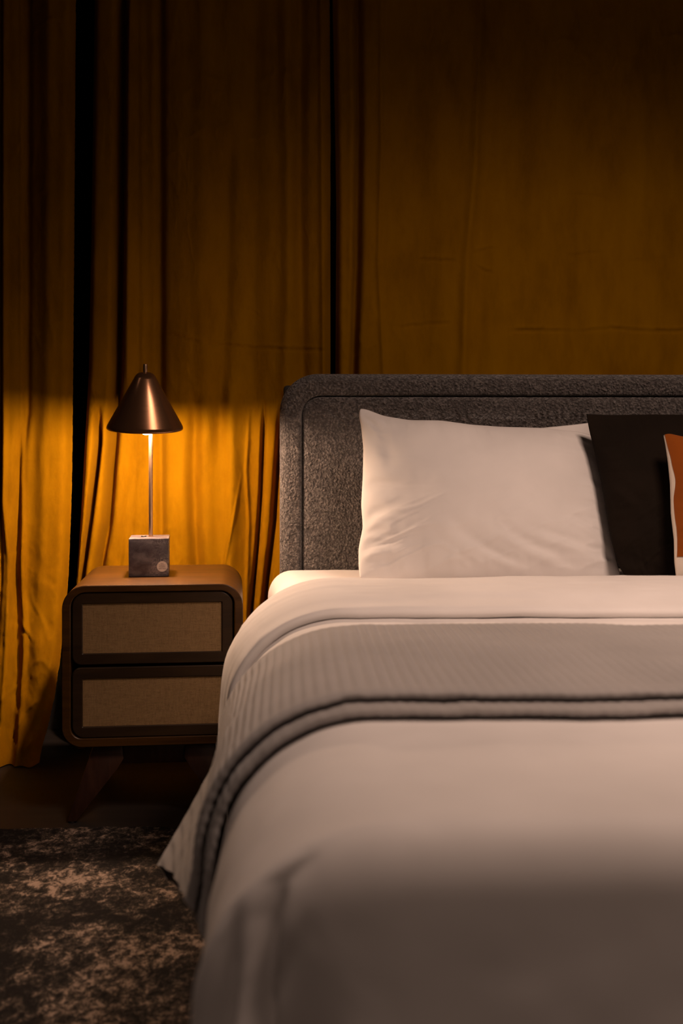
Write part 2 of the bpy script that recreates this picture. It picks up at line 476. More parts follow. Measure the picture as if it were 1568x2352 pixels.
A_R = [(171, -400), (171, 0), (166, 600), (164, 850), (162, 1100), (157, 1320), (152, 1420), (146, 1520), (138, 1590), (126, 1650), (118, 1690), (116, 1740), (125, 1810)]
B_L = [(214, -400), (214, 0), (207, 500), (201, 850), (190, 1050), (183, 1180), (173, 1320), (168, 1500), (168, 2000)]
B_R = [(757, -400), (758, 0), (760, 300), (759, 500), (759, 860), (757, 1300), (755, 2000)]
D_L = [(770, -400), (764, 0), (770, 300), (773, 480), (771, 860), (771, 2000)]
curtain('curtain_panel', [(-900, -400), (-900, 2000)], A_R, 360, 'amber velvet curtain at the far left, its edge falling behind the nightstand', spread_floor=.20, seed=11)
curtain('curtain_panel', B_L, B_R, 480, 'amber velvet curtain directly behind the lit table lamp, with deep pleats at its left', spread_floor=0.0, seed=4)
curtain('curtain_panel', D_L, [(2600, -400), (2600, 2000)], 620, 'wide amber velvet curtain above the headboard, right of the thin black gap', seed=23)

# curtain rail at the top, out of frame
bm = bmesh.new(); add_box(bm, -2.3, 3.4, -.03, .03, ZT, ZC, .004)
tag(link('curtain_rail', bm_mesh('curtain_rail', bm), M_BLACK, smooth=False), 'black ceiling rail that carries the amber velvet curtains', 'curtain rail')

# ------------------------------------------------------------------ rug
RX0, RX1, RY0, RY1, RT = -1.9, 2.4, -4.2, -.69, .012
xs = np.linspace(RX0, RX1, 260); ys = np.linspace(RY0, RY1, 240)
XX, YY = np.meshgrid(xs, ys)
edge = np.minimum(np.minimum(XX - RX0, RX1 - XX), np.minimum(YY - RY0, RY1 - YY))
ZZ = RT * np.clip(edge / .012 + .12, 0, 1) ** .5 + .0015 * fbm(XX * 40, YY * 40, 2)
jit = .006 * fbm(XX * 25, YY * 25, 2)
ZZ[0, :] = ZZ[-1, :] = .001; ZZ[:, 0] = ZZ[:, -1] = .001
o = link('rug', grid_mesh('rug', np.stack([XX, YY + jit, ZZ], -1)), M_RUG)
tag(o, 'dark distressed area rug with beige flecks lying under the bed', 'rug')

# ------------------------------------------------------------------ bed frame with headboard
bed = empty('bed', (.75, -1.3, 0))
tag(bed, 'upholstered bed with tall rounded grey boucle headboard', 'bed')
def bed_part(name, bm, m, parent=bed, smooth=True):
    me = bm_mesh(name, bm)
    me.transform(Matrix.Translation((-.75, 1.3, 0)))
    return link(name, me, m, parent, smooth=smooth)
HB_L, HB_R, HB_T, HB_F, HB_B = -.048, 1.575, 1.1495, -.27, -.15
BAND = .064
# headboard surface as a height field over a rounded rectangle: padded rim, stitched channel, padded middle
def sdf_rr(X, Z, x0, x1, z0, z1, r):
    cx, cz = (x0 + x1) / 2, (z0 + z1) / 2
    qx = np.abs(X - cx) - ((x1 - x0) / 2 - r); qz = np.abs(Z - cz) - ((z1 - z0) / 2 - r)
    return np.sqrt(np.maximum(qx, 0) ** 2 + np.maximum(qz, 0) ** 2) + np.minimum(np.maximum(qx, qz), 0) - r
def headboard(part_name, inner):
    """rings of the outline marching inwards"""
    r0 = .112
    z0 = .12
    ds = [0, .002, .006, .012, .020, .030, .042, .050, .056, .060, .0625, .064] if not inner else [.0655, .067, .070, .076, .086, .10, .13]
    rows = []
    n_arc, n_side, n_top = 26, 60, 160
    def outline(d):
        x0, x1, zt_ = HB_L + d, HB_R - d, HB_T - d
        r = max(r0 - d * .85, .02)
        p = []
        for k in range(n_side): p.append((x0, z0 + (zt_ - r - z0) * k / n_side))
        for k in range(n_arc): a = R(180 - 90 * k / n_arc); p.append((x0 + r + r * math.cos(a), zt_ - r + r * math.sin(a)))
        for k in range(n_top): p.append((x0 + r + (x1 - x0 - 2 * r) * k / n_top, zt_))
        for k in range(n_arc): a = R(90 - 90 * k / n_arc); p.append((x1 - r + r * math.cos(a), zt_ - r + r * math.sin(a)))
        for k in range(n_side + 1): p.append((x1, zt_ - r + (z0 - zt_ + r) * k / n_side))
        return p
    rows = []
    if not inner:
        for yb in (HB_B, HB_F + .035): rows.append([(x, yb, z) for x, z in outline(0)])
        for d in ds:
            bulge = math.sin(math.pi * min(max(d / BAND, 0), 1)) ** .5 if 0 < d < BAND else 0
            lift = min(1, d / .02) ** .5
            y = HB_F + .035 - .035 * lift + (.011 if d > .0635 else 0) + (.005 if .062 < d < .0635 else 0)
            if d >= .05: y += .0045 * ((d - .05) / .014) ** 2
            rows.append([(x, y, z) for x, z in outline(d)])
        rows.append([(x, HB_F + .055, z) for x, z in outline(.068)])
    else:
        rows.append([(x, HB_F + .050, z) for x, z in outline(.0652)])
        for d in ds:
            e = d - .0655
            y = HB_F + .015 - .016 * (1 - math.exp(-e / .008))
            rows.append([(x, y, z) for x, z in outline(d)])
    P = np.array(rows)
    P[:, :, 1] += (0 if inner else .0012) * fbm(P[:, :, 0] * 20, P[:, :, 2] * 20, 2)
    me = grid_mesh(part_name, P)
    bm = bmesh.new(); bm.from_mesh(me); bm.verts.ensure_lookup_table()
    nu = P.shape[1]
    if inner:   # fill the centre with strips
        last = (P.shape[0] - 1) * nu
        n = nu
        for k in range(n // 2):
            a, b = last + k, last + k + 1; c, d = last + n - 2 - k, last + n - 1 - k
            if b < c: bm.faces.new([bm.verts[i] for i in (a, b, c, d)])
            elif b == c: bm.faces.new([bm.verts[i] for i in (a, b, d)])
    return bed_part(part_name, bm, M_BOUCLE)
headboard('headboard_border', False)
headboard('headboard_panel', True)
bm = bmesh.new(); add_box(bm, HB_L + .01, HB_R - .01, HB_B - .004, HB_B + .02, .10, HB_T - .03, .01); bed_part('headboard_back', bm, M_BEDBASE)
for nm, a in (('side_rail', (-.02, .03)), ('side_rail', (1.47, 1.52))):
    bm = bmesh.new(); add_box(bm, a[0], a[1], -2.28, -.17, .12, .30, .01); bed_part(nm, bm, M_BEDBASE)
bm = bmesh.new(); add_box(bm, -.02, 1.52, -2.30, -2.25, .12, .30, .01); bed_part('foot_rail', bm, M_BEDBASE)
bm = bmesh.new(); add_box(bm, .03, 1.47, -2.25, -.30, .27, .30, .005); bed_part('slat_base', bm, M_BEDBASE)
for x in (.02, 1.45):
    for y in (-2.2, -.42):
        bm = bmesh.new(); add_lathe(bm, [(.018, .0155), (.024, .125)], 20, x, y); bed_part('leg', bm, M_WOODL)

# ------------------------------------------------------------------ mattress and sheet
SH_T = .590
def box_cloth(name, y_head, y_foot, zb, inset, m):
    """rounded box drawn as rings going down; its left side tapers a little toward the foot"""
    ny = 90
    ring_prof = [(0.00, 0.0)]
    rows = []
    prof = [(.0, 0.0)] + [(.05 - .05 * math.cos(R(a)), .05 - .05 * math.sin(R(a))) for a in range(90, -1, -9)]
    # top grid + skirt as one grid over (t across, s along)
    ts = []
    for k in range(9): ts.append(('L', zb + (SH_T - .065 - inset - zb) * k / 8))
    def xl(y):
        f = (y - y_foot) / (y_head - y_foot); return -.012 - .068 * max(0, min(1, f)) ** 4 + inset
    xr = 1.53 - inset
    S = np.linspace(y_head, y_foot, ny)
    P = []
    for y in S:
        row = []
        r = .065
        e = min(abs(y - y_head), abs(y - y_foot))
        dz = 0
        if e < .05: dz = .05 - math.sqrt(max(0, .05**2 - (.05 - e)**2))
        x0 = xl(y) + .6 * dz * 0; zt_ = SH_T - inset - dz * (1 if abs(y - y_foot) < .06 else .25)
        for k in range(8): row.append((x0, y, zb + (zt_ - r - zb) * k / 8))
        for k in range(10): a = R(180 - 90 * k / 9); row.append((x0 + r + r * math.cos(a), y, zt_ - r + r * math.sin(a)))
        for k in range(1, 60): row.append((x0 + r + (xr - x0 - 2 * r) * k / 60, y, zt_))
        for k in range(10): a = R(90 - 90 * k / 9); row.append((xr - r + r * math.cos(a), y, zt_ - r + r * math.sin(a)))
        for k in range(1, 9): row.append((xr, y, zt_ - r - (zt_ - r - zb) * k / 8))
        P.append(row)
    P = np.array(P)
    wr = .0022 * fbm(P[:, :, 0] * 9, P[:, :, 1] * 9 + P[:, :, 2] * 6, 3)
    P[:, :, 2] += wr * (inset == 0); P[:, :, 0] += wr * (inset == 0)
    me = grid_mesh(name, P, flip=True, closed_u=True)
    bm = bmesh.new(); bm.from_mesh(me); bm.verts.ensure_lookup_table()
    n1 = P.shape[1]; last = (P.shape[0] - 1) * n1
    bm.faces.new([bm.verts[k] for k in range(n1)]); bm.faces.new([bm.verts[last + k] for k in range(n1)])
    return link(name, bm_mesh(name, bm), m)
o = box_cloth('mattress', -.335, -2.19, .322, .024, M_LINEN); auto(o); tag(o, 'thick mattress under the white bedding on the boucle bed', 'mattress')
def fitted_sheet():
    o = box_cloth('fitted_sheet', -.282, -2.235, .305, 0, M_SHEET)
    auto(o); tag(o, 'bright white fitted sheet, bare strip between headboard and folded duvet', 'bed sheet')
fitted_sheet()

# ------------------------------------------------------------------ duvet
def drape(X_flat, Y_flat, off, ripple=True):
    """where a point of flat cloth (X_flat, Y_flat) ends up when laid over the bed, off above it"""
    xL, xR, yF = .10, 1.42, -2.355
    dx = np.where(X_flat < xL, X_flat - xL, np.where(X_flat > xR, X_flat - xR, 0.0))
    dy = np.where(Y_flat < yF, Y_flat - yF, 0.0)
    r = np.sqrt(dx**2 + dy**2) + 1e-9
    ux, uy = dx / r, dy / r
    r = np.maximum(np.abs(dx), np.abs(dy)) + 1e-9
    yy = np.clip(Y_flat, -2.3, -.9)
    k = np.clip((yy + 2.05) / 1.0, 0, 1)
    
    Rx = .198 + .020 * k + off; Ry = .040 + off
    Rv = np.sqrt((.185 * ux) ** 2 + (.060 * uy) ** 2) + off
    Rh = np.sqrt((Rx * ux) ** 2 + (Ry * uy) ** 2)
    Lq = (Rh + Rv) * .78
    phi = np.clip(r / Lq, 0, 1) * math.pi / 2
    H = np.sin(phi) ** .93; V = 1 - np.cos(phi)
    ext = np.maximum(r - Lq, 0)
    fl = .05
    X = np.clip(X_flat, xL, xR) + ux * (Rx * H + fl * ext)
    Y = np.maximum(Y_flat, yF) + uy * (Ry * H + fl * ext)
    Z = .612 + off - Rv * V - ext * .998
    return X, Y, Z, r, ux, uy, ext
def bumps(XF, YF_, r, ux, uy):
    side = np.exp(-(uy / .02) ** 2) * (np.abs(ux) > .5)
    hang = np.clip((r - .16) / .20, 0, 1)
    return (.007 * fbm(XF * 2.6 + 3, YF_ * 2.6, 2) + .0035 * fbm(XF * 8, YF_ * 9, 3),
            side * hang * .012 * fbm(YF_ * 7 + 2, YF_ * 1.5 + 4, 2))
def duvet():
    ym = []
    # fold front edge, rolled
    for y, of in ((-1.228, .003), (-1.238, .004), (-1.242, .007), (-1.240, .012), (-1.232, .014), (-1.215, .017), (-1.19, .020)): ym.append((y, of))
    for k in range(1, 24): y = -1.19 + (.255) * k / 24; ym.append((y, .020 + .012 * (k / 24) ** .6 + .006 * math.sin(math.pi * k / 24)))
    for k in range(0, 13): a = R(90 - 180 * k / 12); ym.append((-.93 + .032 * math.cos(a), .014 + .018 * math.sin(a)))
    for k in range(1, 120): y = -.93 - (2.26 - .93) * k / 119; ym.append((y, -.004 if y > -1.17 else 0))
    for k in range(1, 56): ym.append((-2.26 - .50 * k / 55, 0))
    ys_ = np.array([a for a, b in ym]); of = np.array([b for a, b in ym])
    xa = np.concatenate([np.linspace(-.56, .12, 110), np.linspace(.13, 1.38, 90), np.linspace(1.39, 1.98, 60)])
    XF, YF_ = np.meshgrid(xa, ys_); OF = np.repeat(of[:, None], len(xa), 1)
    X, Y, Z, r, ux, uy, ext = drape(XF, YF_, OF)
    # soft quilting and wrinkles
    top = np.exp(-(r / .06) ** 2)
    n, sd = bumps(XF, YF_, r, ux, uy)
    foldpart = (OF > .002)
    n = n * np.where(foldpart, .55, 1)
    n = n + np.where(foldpart, .0035 * ridged(XF * 1.2 + 2, YF_ * 16 + .7 * fbm(XF * 3, YF_, 2), 2), 0)
    nrm = np.clip(r / .25, 0, 1)
    Z = Z + n * (1 - nrm * .6); X = X + ux * n * nrm; Y = Y + uy * n * nrm
    # hanging folds round the foot corner and along the side
    hang = np.clip((r - .16) / .20, 0, 1)
    th = np.arctan2(-uy, -ux + 1e-9)             # 0 = left side, 90 deg = foot
    corner = np.exp(-((th - R(50)) / R(34)) ** 2) * (ux < 0)
    rip = corner * hang * .022 * np.sin(th * 9.5 + .6) 
    rip = rip + sd
    foot = (np.abs(ux) < .02) * (uy < 0)
    rip = rip + foot * hang * .014 * fbm(XF * 5 + 1, Z * 2, 2)
    # the tuck just inside the corner: a crease running down, and a slanting drag line beside it
    def crease(x_at_z, wd, dp, zt_):
        c = np.interp(Z, *x_at_z)
        on = (uy < -.05) * np.clip((zt_ - Z) / .07, 0, 1)
        return -dp * on * np.exp(-((X - c) / wd) ** 2)
    rip = rip + crease(([.20, .47, .53, .560, .585], [-.034, -.036, -.030, -.018, .012]), .011, .020, .592)
    rip = rip + crease(([.20, .45, .50, .54, .56], [-.02, -.030, -.006, .020, .03]), .009, .008, .545)
    rip = rip + crease(([.20, .50, .60], [-.068, -.066, -.055]), .010, .010, .555)
    X = X + ux * rip; Y = Y + uy * rip
    P = np.stack([X, Y, Z], -1)
    me = grid_mesh('duvet', P)
    o = link('duvet', me, M_LINEN)
    s = o.modifiers.new('thickness', 'SOLIDIFY'); s.thickness = .006; s.offset = 1
    tag(o, 'thick white duvet covering the bed, folded back below the pillows', 'duvet')
duvet()

# ------------------------------------------------------------------ throw blanket
def throw():
    """a ribbed cotton throw folded double; both layers hang over the left and right sides"""
    yb, yf = -1.420, -1.975
    pitch = .0165
    xa = np.arange(-.60, 2.02, pitch / 5)
    # path: lower layer from the back to the front edge, front edges, then the upper layer
    path = []
    def lay(y0, y1, o0, n): 
        for k in range(n): path.append((y0 + (y1 - y0) * k / (n - 1), o0))
    top_o, low_o = .0285, .012
    # upper layer underside -> front roll -> upper face -> back fold -> lower face .. front roll of the lower layer
    lay(-1.70, yf + .012, top_o - .006, 12)
    for k in range(1, 8): a = R(-90 + 180 * k / 8); path.append((yf + .012 - .012 * math.cos(a) - .0, top_o + .000 + .0065 * math.sin(a)))
    lay(yf + .014, yb, top_o + .0065, 70)
    for k in range(1, 8): a = R(90 - 180 * k / 8); path.append((yb + .010 * math.cos(a), low_o + .0085 + .0145 * math.sin(a)))
    lay(yb, yf - .014, .0055, 20)
    for k in range(1, 8): a = R(-90 + 180 * k / 8); path.append((yf - .014 - .011 * math.cos(a), low_o - .000 + .0065 * math.sin(a)))
    lay(yf - .010, -1.80, low_o + .0065, 14)
    path = path[::-1]
    ya = np.array([p[0] for p in path]); of = np.array([p[1] for p in path])
    of = of * (.50 + .50 * np.clip((yb - ya) / .55, 0, 1)) + .0005
    XF, YF_ = np.meshgrid(xa, ya); OF = np.repeat(of[:, None], len(xa), 1)
    XR = XF.copy()
    bk = np.clip((YF_ - yf) / (yb - yf), 0, 1)
    kx = (.208 + (.062) * bk ** .8) / .50
    XF = np.where(XF < -.10, -.10 + (XF + .10) * kx, XF)
    X, Y, Z, r, ux, uy, ext = drape(XF, YF_, OF)
    upper = OF > .026
    # lie a few mm over the duvet's own bumps
    n, sd = bumps(XF, YF_, r, ux, uy)
    nrm = np.clip(r / .25, 0, 1)
    Z = Z + n * (1 - nrm * .6); X = X + ux * (n * nrm + sd)
    rib = .0022 * np.sin(2 * math.pi * XF / pitch) * np.clip((yb - YF_) / .04 + .15, .15, 1) * np.clip((YF_ - yf) / .05, .22, 1)
    Z = Z + rib * (1 - nrm); X = X + ux * rib * nrm
    fe = np.clip(1 - np.abs(YF_ - (yf - .01)) / .05, 0, 1)
    Y = Y + fe * .0035 * fbm(XF * 26, OF * 90, 3); Z = Z + fe * .002 * fbm(XF * 40, OF * 50 + 5, 2)
    # the hanging end: toward the back it swings outward, at the front it hugs the duvet
    left = XF < .10
    e = np.clip(r - .365, 0, 1) * left
    X = X - e * (.03 + .72 * bk ** .55); Y = Y - e * bk * 2.3 - .010 * bk * np.sin(e * 40) * np.clip(e / .05, 0, 1)
    X = X - np.clip((r - .14) / .14, 0, 1) * left * .002
    P = np.stack([X, Y, Z], -1)
    me = grid_mesh('throw_blanket', P)
    o = link('throw_blanket', me, M_THROW)
    tag(o, 'grey ribbed throw blanket folded double across the middle of the bed', 'blanket')
throw()

# ------------------------------------------------------------------ pillows
def coons(left, right, bottom, top, nu, nv):
    def rs(pts, n):
        p = np.array(pts, float); d = np.concatenate([[0], np.cumsum(np.linalg.norm(np.diff(p, axis=0), axis=1))]); d /= d[-1]
        t = np.linspace(0, 1, n)
        # smooth interpolation (catmull-like) through dense linear + blur
        tt = np.linspace(0, 1, 400); q = np.stack([np.interp(tt, d, p[:, i]) for i in (0, 1)], -1)
        k = np.hanning(31); k /= k.sum()
        pad = np.concatenate([2 * q[:1] - q[15:0:-1], q, 2 * q[-1:] - q[-2:-17:-1]])
        s = np.stack([np.convolve(pad[:, i], k, 'valid') for i in (0, 1)], -1)
        s[0] = q[0]; s[-1] = q[-1]
        return np.stack([np.interp(t, tt, s[:, i]) for i in (0, 1)], -1)
    # cosine spacing for finer rims
    Lc, Rc, Bc, Tc = rs(left, nv), rs(right, nv), rs(bottom, nu), rs(top, nu)
    u = np.linspace(0, 1, nu)[None, :, None]; v = np.linspace(0, 1, nv)[:, None, None]
    S = (1 - v) * Bc[None] + v * Tc[None] + (1 - u) * Lc[:, None] + u * Rc[:, None] - (
        (1 - u) * (1 - v) * Bc[0] + u * (1 - v) * Bc[-1] + (1 - u) * v * Tc[0] + u * v * Tc[-1])
    return S
def cushion_grid(S, T, seed=0, wrink=.004, front=True, sides=None, pw=2.4, flat_back=1.0, feats=()):
    nv, nu = S.shape[:2]
    u = np.linspace(-1, 1, nu)[None, :]; v = np.linspace(-1, 1, nv)[:, None]
    f = lambda t: np.clip(1 - np.abs(t) ** pw, 0, 1) ** .62
    th = T * f(u) * f(v)
    # cloth pulled toward the corners and seams
    du = 1 - np.abs(u); dv = 1 - np.abs(v)
    A = fbm((v * 7 + seed) + 0 * u, u * 1.2 + seed, 3) * np.exp(-du / .22) * np.clip(du * 14, 0, 1)
    B = fbm((u * 9 + seed + 5) + 0 * v, v * 1.2 + seed, 3) * np.exp(-dv / .22) * np.clip(dv * 14, 0, 1)
    th = th + wrink * 2.2 * (A + B) * np.clip(dv * 6, 0, 1) * np.clip(du * 6, 0, 1)
    rg = ridged(u * 1.6 + v * 1.4 + seed, v * 4.0 - u * 2.4 + seed, 2)
    th = th + wrink * .8 * rg * np.clip(.25 - v * .9, 0, 1) * np.clip(dv * 5, 0, 1) * np.clip(du * 5, 0, 1)
    th = th + wrink * .8 * fbm(u * 3 + seed, v * 3, 2) * np.clip(dv * 5, 0, 1) * np.clip(du * 5, 0, 1)
    if front:
        U, V = (u + 1) / 2 + 0 * v, (v + 1) / 2 + 0 * u
        for u0, v0, u1, v1, wd, amp in feats:
            dx, dy = u1 - u0, (v1 - v0) * .66
            L2 = dx * dx + dy * dy; px_, py_ = U - u0, (V - v0) * .66
            t = (px_ * dx + py_ * dy) / L2
            d = (px_ * dy - py_ * dx) / math.sqrt(L2) + .008 * np.sin(t * 3 + u0 * 9)
            g = np.clip(1 - np.abs(t - .5) * 2, 0, 1) ** .7 * (t > 0) * (t < 1)
            if u0 == 0: g = np.clip(1 - t, 0, 1) * (t > 0)
            th = th + amp * g * (np.exp(-((d - wd) / wd) ** 2) - np.exp(-((d + wd) / wd) ** 2)) * np.clip(dv * 8, 0, 1) * np.clip(du * 12, 0, 1)
    if not front: th = -th * flat_back
    return th
def place(S, th, p0, xa, qa, n):
    return (np.array(p0)[None, None] + S[..., :1] * np.array(xa) + S[..., 1:] * np.array(qa) + th[..., None] * np.array(n))
class Plane:
    def __init__(s, base, tilt, yaw=0):
        s.p = Vector(base)
        s.x = Vector((math.cos(yaw), math.sin(yaw), 0)); f = Vector((math.sin(yaw), -math.cos(yaw), 0))   # f faces the foot
        s.n = f * math.cos(tilt) + Vector((0, 0, 1)) * math.sin(tilt)
        s.q = -f * math.sin(tilt) + Vector((0, 0, 1)) * math.cos(tilt)
    def uv(s, px, py):
        w_ = on_plane(px, py, s.p, s.n) - s.p; return (w_.dot(s.x), w_.dot(s.q))
def two_sided(name, pl, sides, T, m, seed, wrink, nu=150, nv=120, pw=2.4, flat_back=.6, parent=None, feats=()):
    S = coons(*sides, nu, nv)
    F = place(S, cushion_grid(S, T, seed, wrink, True, pw=pw, feats=feats), pl.p, pl.x, pl.q, pl.n)
    B = place(S, cushion_grid(S, T, seed + 9, wrink, False, pw=pw, flat_back=flat_back), pl.p, pl.x, pl.q, pl.n)
    a = grid_mesh('a', F); b = grid_mesh('b', B, flip=True)
    bm = bmesh.new(); bm.from_mesh(a); bm.from_mesh(b)
    bmesh.ops.remove_doubles(bm, verts=[v for v in bm.verts if v.is_boundary], dist=.00005)
    bpy.data.meshes.remove(a); bpy.data.meshes.remove(b)
    return link(name, bm_mesh(name, bm), m, parent), S
# white pillow in front
P1 = Plane((.5, -.66, .615), R(29))
uv = P1.uv
left = [uv(826, 1328), (uv(823, 1300)), uv(823, 1260), uv(833, 1210), uv(829, 1160), uv(833, 1090), uv(834, 1030), uv(829, 980), uv(823, 950), uv(826, 938)]
top = [uv(826, 938), uv(840, 939), uv(880, 955), uv(940, 966), uv(1010, 967), uv(1080, 977), uv(1150, 982), uv(1250, 984), uv(1330, 992), uv(1362, 1001)]
right = [uv(1428, 1332), uv(1415, 1290), uv(1402, 1220), uv(1392, 1150), uv(1382, 1090), uv(1368, 1040), uv(1362, 1001)]
bottom = [uv(826, 1328), uv(900, 1338), uv(1100, 1335), uv(1300, 1335), uv(1428, 1332)]
o, _ = two_sided('pillow', P1, (left, right, bottom, top), .080, M_LINEN, 3, .005, feats=(
    (0, .12, .17, .17, .016, .0065), (0, .28, .20, .41, .018, .0055), (0, .22, .11, .23, .012, .0045), (0, .47, .17, .50, .02, .003),
    (.48, .30, .84, .02, .020, .0060), (.30, .30, .55, .05, .024, .0050), (.62, .27, .97, .10, .018, .0055), (.42, .20, .64, .03, .014, .0040), (.80, .34, .98, .22, .014, .0035),
    (0, .93, .10, .78, .016, .0055), (0, .97, .22, .90, .020, .0035), (.05, .80, .10, .60, .03, .003)))
tag(o, 'large plump white pillow at the front left, leaning toward the headboard', 'pillow', 'white bed pillows')
# white pillow behind
P2 = Plane((.5, -.455, .612), R(9))
uv = P2.uv
left = [uv(850, 1310), uv(853, 1200), uv(858, 1100), uv(860, 1010)]
top = [uv(860, 1010), uv(1000, 1000), uv(1150, 992), uv(1240, 983), uv(1310, 976), uv(1355, 971)]
right = [uv(1380, 1310), uv(1368, 1200), uv(1362, 1080), uv(1355, 971)]
bottom = [uv(850, 1310), uv(1000, 1315), uv(1200, 1315), uv(1380, 1310)]
o, _ = two_sided('pillow', P2, (left, right, bottom, top), .045, M_LINEN, 12, .003)
tag(o, 'white pillow mostly hidden behind the front one, only its upper right corner showing', 'pillow', 'white bed pillows')
# charcoal cushion
P3 = Plane((1.05, -.752, .615), R(27), R(-2))
uv = P3.uv
left = [uv(1440, 1332), uv(1420, 1300), uv(1402, 1240), uv(1392, 1180), uv(1380, 1110), uv(1365, 1040), uv(1352, 985), uv(1346, 951)]
top = [uv(1346, 951), uv(1400, 953), uv(1500, 952), uv(1620, 953), uv(1720, 958), uv(1830, 960)]
right = [uv(1800, 1332), uv(1795, 1240), uv(1805, 1100), uv(1830, 960)]
bottom = [uv(1440, 1332), uv(1500, 1340), uv(1650, 1335), uv(1800, 1332)]
o, _ = two_sided('cushion', P3, (left, right, bottom, top), .062, M_DARK, 31, .008, feats=((0, .25, .35, .30, .03, .006), (0, .10, .30, .05, .03, .006), (.02, .55, .22, .35, .025, .005)))
tag(o, 'dark charcoal brown cushion propped over the right end of the white pillow', 'cushion')
# rust cushion with a cream reverse and edge
P4 = Plane((1.1, -.878, .640), R(25), R(-3))
uv = P4.uv
left = [uv(1552, 1326), uv(1548, 1290), uv(1547, 1240), uv(1540, 1180), uv(1538, 1110), uv(1533, 1060), uv(1527, 1020), uv(1523, 1000)]
top = [uv(1523, 1000), uv(1534, 996), uv(1570, 1004), uv(1650, 1012), uv(1780, 1010), uv(1880, 998)]
right = [uv(1850, 1326), uv(1850, 1200), uv(1860, 1100), uv(1880, 998)]
bottom = [uv(1552, 1326), uv(1600, 1331), uv(1750, 1331), uv(1850, 1326)]
rc = empty('cushion', P4.p); tag(rc, 'rust orange velvet cushion with cream edge, at the right border of the photo', 'cushion')
S = coons(left, right, bottom, top, 110, 90)
nu, nv = 110, 90
th = cushion_grid(S, .050, 41, .004, True)
F = place(S, th, (0, 0, 0), P4.x, P4.q, P4.n)
thb = cushion_grid(S, .044, 47, .004, False)
# the cream cloth wraps round the rim: an irregular seam on the front face
u = np.linspace(0, 1, nu); v = np.linspace(0, 1, nv)
seam = .012 + .012 * (fbm(v * 5 + 2, v * 0 + 1.3, 2)).clip(-.5, 1) + .016 * np.exp(-((v - .66) / .09) ** 2) * 1.0
seam_b = .13
def cut(P, ulo, uhi, vlo, vhi, n1, n2, lift=0.0):
    out = np.zeros((n2, n1, 3)); vv = np.linspace(vlo, vhi, n2)
    for a_, v_ in enumerate(vv):
        row = np.stack([[np.interp(v_, v, P[:, k, c]) for k in range(nu)] for c in range(3)], -1)
        lo = np.interp(v_, v, ulo) if np.ndim(ulo) else ulo
        uu = np.linspace(lo, np.interp(v_, v, uhi) if np.ndim(uhi) else uhi, n1)
        out[a_] = np.stack([np.interp(uu, u, row[:, c]) for c in range(3)], -1)
    return out + lift * np.array(P4.n)
me = grid_mesh('front_panel', cut(F, seam, 1.0, seam_b, 1.0, 100, 80, .002))
link('front_panel', me, M_ORANGE, rc)
bk = grid_mesh('b', place(S, thb, (0, 0, 0), P4.x, P4.q, P4.n), flip=True)
fr_ = grid_mesh('x', F); bm = bmesh.new(); bm.from_mesh(fr_); bm.from_mesh(bk)
bmesh.ops.remove_doubles(bm, verts=bm.verts, dist=.00005)
back = link('back_panel', bm_mesh('back_panel', bm), M_CREAM, rc); back['label'] = 'cream reverse that wraps round the edge'

# ------------------------------------------------------------------ nightstand
NS_W, NS_D, NS_T, NS_B = .452, .40, .596, .190
corner = at_y(142, 1500, -.645); rzn = R(3.1)
fr = Vector((math.cos(rzn), math.sin(rzn), 0)); dp = Vector((-math.sin(rzn), math.cos(rzn), 0))
base = Vector((corner.x, -.645, 0)) + fr * NS_W / 2 + dp * NS_D / 2
ns = empty('nightstand', base, rzn)
tag(ns, 'walnut nightstand with rounded corners, two woven cane drawers and splayed legs', 'nightstand')
hw, hd = NS_W / 2, NS_D / 2
def npart(name, bm, m, parent=ns, ang=30):
    return auto(link(name, bm_mesh(name, bm), m, parent), ang)
bm = bmesh.new()
ring_solid(bm, rr_pts(-hw, hw, NS_B, NS_T, (.05, .05, .058, .058), 14), rr_pts(-hw + .021, hw - .021, NS_B + .021, NS_T - .021 + .004, (.03, .03, .038, .038), 14), -hd, hd, .0015)
npart('carcass', bm, M_WOOD)
bm = bmesh.new(); slab_solid(bm, rr_pts(-hw + .022, hw - .022, NS_B + .022, NS_T - .019, (.03, .03, .038, .038), 14), hd - .02, hd - .008); npart('back_panel', bm, M_WOODD)
def drawer(z0, z1, r):
    x0, x1 = -hw + .0245, hw - .0265
    out = rr_pts(x0, x1, z0, z1, r, 10)
    cz0, cz1, cx0, cx1 = z0 + .028, z1 - .028, x0 + .026, x1 - .027
    inn = rr_pts(cx0, cx1, cz0, cz1, (.002,) * 4, 10)
    bm = bmesh.new(); ring_solid(bm, out, inn, -hd + .004, -hd + .022, .002)
    add_box(bm, x0 + .012, x1 - .012, -hd + .0225, hd - .03, z0 + .015, z1 - .02)
    d = npart('drawer', bm, M_WOODD)
    bm = bmesh.new(); add_box(bm, cx0 - .001, cx1 + .001, -hd + .009, -hd + .018, cz0 - .001, cz1 + .001)
    c = npart('cane_panel', bm, M_CANE, d); c['label'] = 'woven tan cane inset'
drawer(.396, .577, (.022, .022, .034, .034))
drawer(.212, .3885, (.030, .030, .020, .020))
